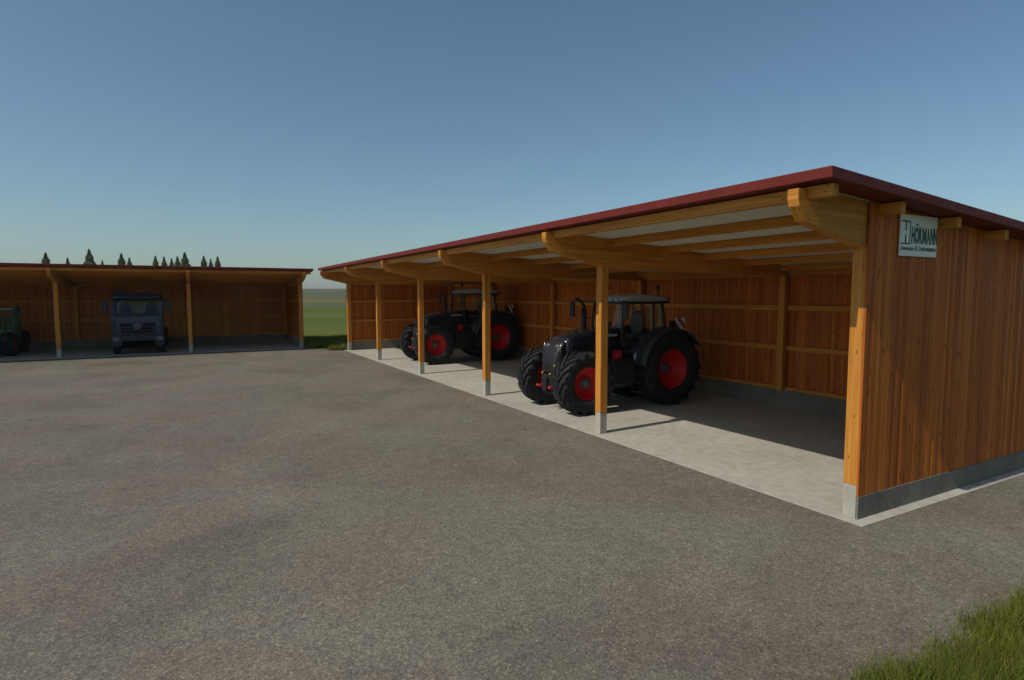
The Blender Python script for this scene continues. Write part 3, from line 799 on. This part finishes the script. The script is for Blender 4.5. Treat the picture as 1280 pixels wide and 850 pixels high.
# ------------------------------------------------------------------ telescopic handler (local +x forward, origin below rear axle)
def make_loader():
    t = thing('telehandler', 'small green telescopic handler with red wheels, cut off by the left edge of the photo', 'telehandler', (-17.45, 38.5, 0), -PI/2)
    for x in (0,2.75):
        for s in (1,-1): wheel(t, x, s*.90, .60, .46, .33, s, M['red'], lug=.03, nl=18, dish=.04, hubr=.1)
    part('chassis', M['steel'], t, lambda m: (m.box(-.7,3.2,-.4,.4,.45,.95), m.tube([(0,-.8,.62),(0,.8,.62)], .12, 10), m.tube([(2.75,-.8,.62),(2.75,.8,.62)], .12, 10)), bevel=.03)
    part('engine_cover', M['green'], t, lambda m: m.rings([[(x,y,z) for y, z in ((-1.08,.55),(-.45,.55),(-.45,top),(-.95,top),(-1.08,top-.15))] for x, top in ((.70,1.35),(.8,1.5),(1.7,1.45),(1.95,1.1))][::-1], smooth=False), bevel=.04)
    part('rear_body', M['green'], t, lambda m: m.box(-.75,.6,-.5,.9,.95,1.30), bevel=.06)
    for xx in (0,2.75):
        for s in (1,-1):
            part('mudguard', M['black'], t, lambda m: m.rings([[(xx+math.cos(R(a))*q, yy, .60+math.sin(R(a))*q) for yy, q in ((s*.6,.68),(s*.98,.68),(s*.98,.70),(s*.6,.70))][::(1 if s < 0 else -1)] for a in range(15,170,12)]))
    cb = part('cab_base', M['green'], t, lambda m: m.prism([(.65,.55),(2.0,.55),(2.25,.95),(2.28,1.36),(.62,1.36)], 'xz', .05, 1.0), bevel=.04)
    cf = part('cab_frame', M['green'], t, lambda m: (*[m.tube([(x,y,1.3),((x-1.4)*.88+1.4,(y-.52)*.94+.52,2.48)], r_, 8) for x, r_ in ((.70,.07),(1.55,.045),(2.22,.045)) for y in (.08,.97)], *[m.tube(p, .04, 8) for p in ([(2.12,.1,2.45),(2.12,.95,2.45)],[(.78,.1,2.45),(.78,.95,2.45)],[(.78,.95,2.45),(2.12,.95,2.45)],[(.78,.1,2.45),(2.12,.1,2.45)])]))
    part('cab_roof', M['greenlight'], t, lambda m: m.rings([[(x, y+.52, z) for x, y, z in rrect(x_, h, a, b, r, 4)] for x_, h, a, b, r in ((.60,.45,2.47,2.52,.02),(.68,.54,2.46,2.56,.05),(2.2,.54,2.46,2.58,.05),(2.34,.46,2.47,2.53,.02))][::-1]))
    for nm, b in (('rear_window', (.73,.735,.14,.90,1.38,2.42)), ('side_window', (.80,2.12,.955,.96,1.38,2.42)), ('side_window', (.80,2.12,.09,.095,1.38,2.42)), ('windscreen', (2.17,2.175,.14,.90,1.38,2.42))):
        boxes(nm, M['glass'], cf, b)
    part('driver_seat', M['seat'], t, lambda m: (m.box(.90,1.02,.28,.76,1.55,2.15), m.box(.92,1.4,.28,.76,1.40,1.6)), bevel=.05)
    part('steering_wheel', M['black'], t, lambda m: (m.tube([(1.75+math.sin(2*PI*k/16)*.08, .52+math.cos(2*PI*k/16)*.19, 1.85+math.sin(2*PI*k/16)*.17) for k in range(17)], .02, 6), m.tube([(1.9,.52,1.3),(1.75,.52,1.85)], .04, 6), m.box(1.7,1.8,.35,.69,1.83,1.86)))
    part('boom', M['green'], t, lambda m: m.box(-.55,3.5,-.42,-.12,1.05,1.40), bevel=.03)
    part('boom_head', M['darkgrey'], t, lambda m: (m.box(3.4,3.75,-.45,-.08,.5,1.3), m.box(3.72,3.82,-.75,.45,.35,.55)), bevel=.03)
    part('exhaust', M['black'], t, lambda m: m.tube([(.45,.80,1.2),(.45,.80,2.4),(.38,.80,2.62)], .06, 10))
    a_ = part('mirror_arm', M['black'], t, lambda m: m.tube([(2.1,.94,2.40),(2.2,1.05,2.50),(2.22,1.12,2.35)], .018, 6))
    part('mirror', M['black'], a_, lambda m: m.box(2.18,2.24,1.02,1.22,2.12,2.52), bevel=.03)
    part('work_lamp', M['lens'], t, lambda m: m.box(2.28,2.34,.70,.86,2.38,2.46), bevel=.02)
    part('step', M['steel'], t, lambda m: m.box(1.0,1.6,1.0,1.14,.5,.55))
    return t
make_loader()

# ------------------------------------------------------------------ spruces beyond the far shed
def spruce_mesh(seed):
    r = random.Random(seed); m = MB()
    H = 1.0
    n = 2600
    for i in range(n):
        t = r.random()**.72                 # 0 base .. 1 top
        z = .10 + .90*t
        rad = .235*(1-t)**.95*(1+.15*math.sin(t*46+r.uniform(0,.6))) + .006
        a = r.uniform(0, 2*PI); q = rad*r.uniform(.45,1.05)
        x, y = math.cos(a)*q, math.sin(a)*q
        L_ = .050*(1-t)+.016; w = L_*.34
        d = Vector((math.cos(a), math.sin(a), -.45+r.uniform(-.35,.25))).normalized()
        s = d.cross(Vector((0,0,1))).normalized(); p = Vector((x, y, z))
        up = Vector((0,0,r.uniform(-1.7,1.7)))
        k = len(m.v)
        m.v += [tuple(p-d*L_*.5), tuple(p+s*w+up*w), tuple(p+d*L_*.6), tuple(p-s*w-up*w)]
        m._face((k,k+1,k+2,k+3), [(0,0)]*4)
    for k in range(9):                     # leader
        a = r.uniform(0,2*PI); b = len(m.v)
        m.v += [(0,0,1.015),(math.cos(a)*.012,math.sin(a)*.012,.955),(math.cos(a+1.6)*.012,math.sin(a+1.6)*.012,.95)]
        m._face((b,b+1,b+2), [(0,0)]*3)
    return m
protos = []
for sd in (1,2,3):
    c = spruce_mesh(sd).build('crown', M['needles'])
    tk = MB(); tk.tube([(0,0,0),(0,0,.5),(0,0,.97)], [.022,.013,.003], 8)
    protos.append((c.data, tk.build('trunk', M['bark'])))
    protos[-1] = (c, protos[-1][1])
tree_pix = [  # height at 215 m, place along the row, width
    (-43.4,15.8,1.0,'spruce nearest the left edge of the photo, standing apart above the far shed roof'),
    (-37.8,14.3,.8,'short spruce top just left of the tallest spruce above the far shed roof'),
    (-32.8,17.2,.95,'tallest spruce, rising alone above the left part of the far shed roof'),
    (-29.3,13.8,.7,'tiny spruce tip barely showing right of the tallest spruce'),
    (-24.6,16.1,1.0,'taller of the two spruces above the truck in the far shed'),
    (-22.5,14.9,.8,'shorter spruce touching the right side of the one above the truck'),
    (-15.6,15.7,.85,'first spruce from the left in the close row of five above the shed roof'),
    (-13.2,15.4,.85,'second spruce from the left in the close row of five above the shed roof'),
    (-11.2,15.2,.75,'third spruce from the left in the close row of five, slimmest of them'),
    (-9.5,15.8,.9,'fourth spruce from the left in the close row of five, beside the tallest'),
    (-7.4,16.9,1.0,'rightmost and tallest spruce in the close row of five above the shed roof'),
    (-1.9,16.2,.9,'left spruce of the last group of three above the right part of the far roof'),
    (0.0,15.1,.75,'low middle spruce of the last group of three above the far roof'),
    (2.1,16.0,.9,'rightmost spruce of all, at the end of the far shed roof')]
for i, (x, h, w, lab) in enumerate(tree_pix):
    c, k = protos[i % 3]
    y = 215 + random.uniform(-3,3)
    t = thing('spruce_tree', lab, 'tree', (x, y, -.03), random.uniform(0,6), 'spruces beyond the far shed')
    t.scale = (h*w*1.08, h*w*1.08, h)
    for q, nm in ((c,'crown'),(k,'trunk')):
        n_ = q if i < 3 else q.copy()
        if i >= 3: col.objects.link(n_)
        n_.parent = t

# ------------------------------------------------------------------ grass blades
def blades(name, pts, hmin, hmax, wid, mat_, lean=.45):
    n = len(pts); P = np.array(pts)
    h = RNG.uniform(hmin, hmax, n)*P[:,2]
    a = RNG.uniform(0, 2*PI, n); ln = RNG.uniform(.08, lean, n)*h
    d = np.c_[np.cos(a), np.sin(a)]; s = np.c_[-np.sin(a), np.cos(a)]*(wid*RNG.uniform(.6,1.3,n))[:,None]
    # blades partly face any way
    b = RNG.uniform(0, 2*PI, n); s = np.c_[np.cos(b), np.sin(b)]*(wid*RNG.uniform(.6,1.3,n))[:,None]
    V = np.zeros((n,5,3)); z0 = -.035
    V[:,0,:2] = P[:,:2]-s; V[:,1,:2] = P[:,:2]+s; V[:,0:2,2] = z0
    m_ = P[:,:2]+d*(ln*.3)[:,None]
    V[:,2,:2] = m_-s*.8; V[:,3,:2] = m_+s*.8; V[:,2:4,2] = (z0+h*.55)[:,None]
    V[:,4,:2] = P[:,:2]+d*ln[:,None]; V[:,4,2] = z0+h
    F = []
    base = np.arange(n)*5
    quads = np.c_[base, base+1, base+3, base+2]; tris = np.c_[base+2, base+3, base+4]
    me = bpy.data.meshes.new(name)
    me.vertices.add(n*5); me.vertices.foreach_set('co', V.ravel())
    loops = np.concatenate([quads.ravel(), tris.ravel()])
    me.loops.add(len(loops)); me.loops.foreach_set('vertex_index', loops)
    me.polygons.add(2*n)
    ls = np.concatenate([np.arange(n)*4, 4*n+np.arange(n)*3])
    me.polygons.foreach_set('loop_start', ls)
    me.update(); me.validate(); me.materials.append(mat_)
    o = bpy.data.objects.new(name, me); col.objects.link(o); o['kind'] = 'stuff'
    return o
def scatter(n, x0, x1, y0, y1, edge, cl=1.0):
    out = []
    xs = RNG.uniform(x0,x1,n); ys = RNG.uniform(y0,y1,n); g = RNG.uniform(0,1,n)
    ph = RNG.uniform(0,6,6)
    for x, y, r_ in zip(xs, ys, g):
        c = .5+.25*math.sin(x*2.3+ph[0]+1.3*math.sin(y*1.9))+.25*math.sin(y*3.1+ph[1]+1.1*math.sin(x*2.7+2))
        e = edge(x, y)
        if e < -.22: continue
        if e < 0:
            if r_ < .035: out.append((x, y, .45))
            continue
        f = min(1, e/.30)
        if r_ < (.62+.38*c)*(.30+.70*f): out.append((x, y, (.6+.4*f)*(.85+.3*c)))
    return out
def e1(x, y): return (-2.20 + .05*math.sin(x*2.9)+.05*math.sin(x*7.3+1)+.04*math.sin(x*17)) - y
pts = scatter(230000, -5.6, 4.5, -6.5, -2.0, e1)
g1 = blades('grass', pts, .13, .40, .0036, M['grass'], .7)
g1['label'] = 'lush green grass in the near right corner'
def e2(x, y):
    if x < -.12 and y < 32.45:
        return min(.5, (.62 - math.hypot((x+.50)/.9, (y-30.75)/.9)))*1.6
    return y-32.4 if x < -.1 else (y-30.4)
pts = scatter(60000, -2.0, 5.0, 29.6, 40, e2)
pts = [p for p in pts if not (p[0] > -.2 and p[1] < 30.5)]
g2 = blades('grass', pts, .15, .40, .012, M['grass'], .5)
g2['label'] = 'grass tufts in the gap between the two sheds'

# ------------------------------------------------------------------ haze
hz = MB(); hz.box(-3000,3000,-3000,3000,-1.1,60)
vm = bpy.data.materials.new('haze'); vm.use_nodes = True
nt = vm.node_tree; nt.nodes.remove(nt.nodes['Principled BSDF'])
pv = nt.nodes.new('ShaderNodeVolumePrincipled'); pv.inputs['Density'].default_value = .00015
pv.inputs['Color'].default_value = (.86,.93,1,1); pv.inputs['Anisotropy'].default_value = .2
nt.links.new(pv.outputs[0], nt.nodes['Material Output'].inputs['Volume'])
HAZE = True
if HAZE:
    ho = hz.build('haze', vm); ho['kind'] = 'stuff'

# ------------------------------------------------------------------ light and sky
ld = Vector((1.0, .06, -1.073)).normalized()
sun = bpy.data.lights.new('sun', 'SUN'); sun.energy = 2.9; sun.angle = R(.5); sun.color = (1.0,.93,.82)
so = bpy.data.objects.new('sun', sun); col.objects.link(so)
so.rotation_euler = ld.to_track_quat('-Z', 'Y').to_euler(); so.location = (0,0,30)
w = bpy.data.worlds.new('World'); scene.world = w; w.use_nodes = True
nt = w.node_tree; bg = nt.nodes['Background']
sky = nt.nodes.new('ShaderNodeTexSky'); sky.sky_type = 'NISHITA'; sky.sun_disc = False
sky.sun_elevation = math.asin(-ld.z); sky.sun_rotation = math.atan2(-ld.x, -ld.y)
sky.altitude = 200; sky.air_density = 1.0; sky.dust_density = 1.3; sky.ozone_density = 2.4
nt.links.new(mix(nt, 1.0, sky.outputs[0], (.88,1.0,.96), 'MULTIPLY'), bg.inputs[0]); bg.inputs[1].default_value = .085

# ------------------------------------------------------------------ camera
F, PITCH, YAW, ROLL = 739.58, .076624, .506235, -.0014
cam = bpy.data.cameras.new('camera'); co = bpy.data.objects.new('camera', cam); col.objects.link(co)
co.location = (-8.3788, -4.8864, 3.2456)
f = Vector((math.sin(YAW)*math.cos(PITCH), math.cos(YAW)*math.cos(PITCH), -math.sin(PITCH)))
r_ = Vector((math.cos(YAW), -math.sin(YAW), 0)); u = r_.cross(f)
r2 = r_*math.cos(ROLL)+u*math.sin(ROLL); u2 = r2.cross(f)
co.rotation_euler = Matrix((r2, u2, -f)).transposed().to_euler()
cam.sensor_width = 36; cam.lens = F*36/1280; cam.clip_end = 12000; cam.clip_start = .1
scene.camera = co
vs = scene.view_settings; vs.view_transform = 'Standard'; vs.look = 'None'; vs.gamma = 1; vs.exposure = .14
scene.cycles.diffuse_bounces = 8; scene.cycles.max_bounces = 12; scene.cycles.transparent_max_bounces = 16
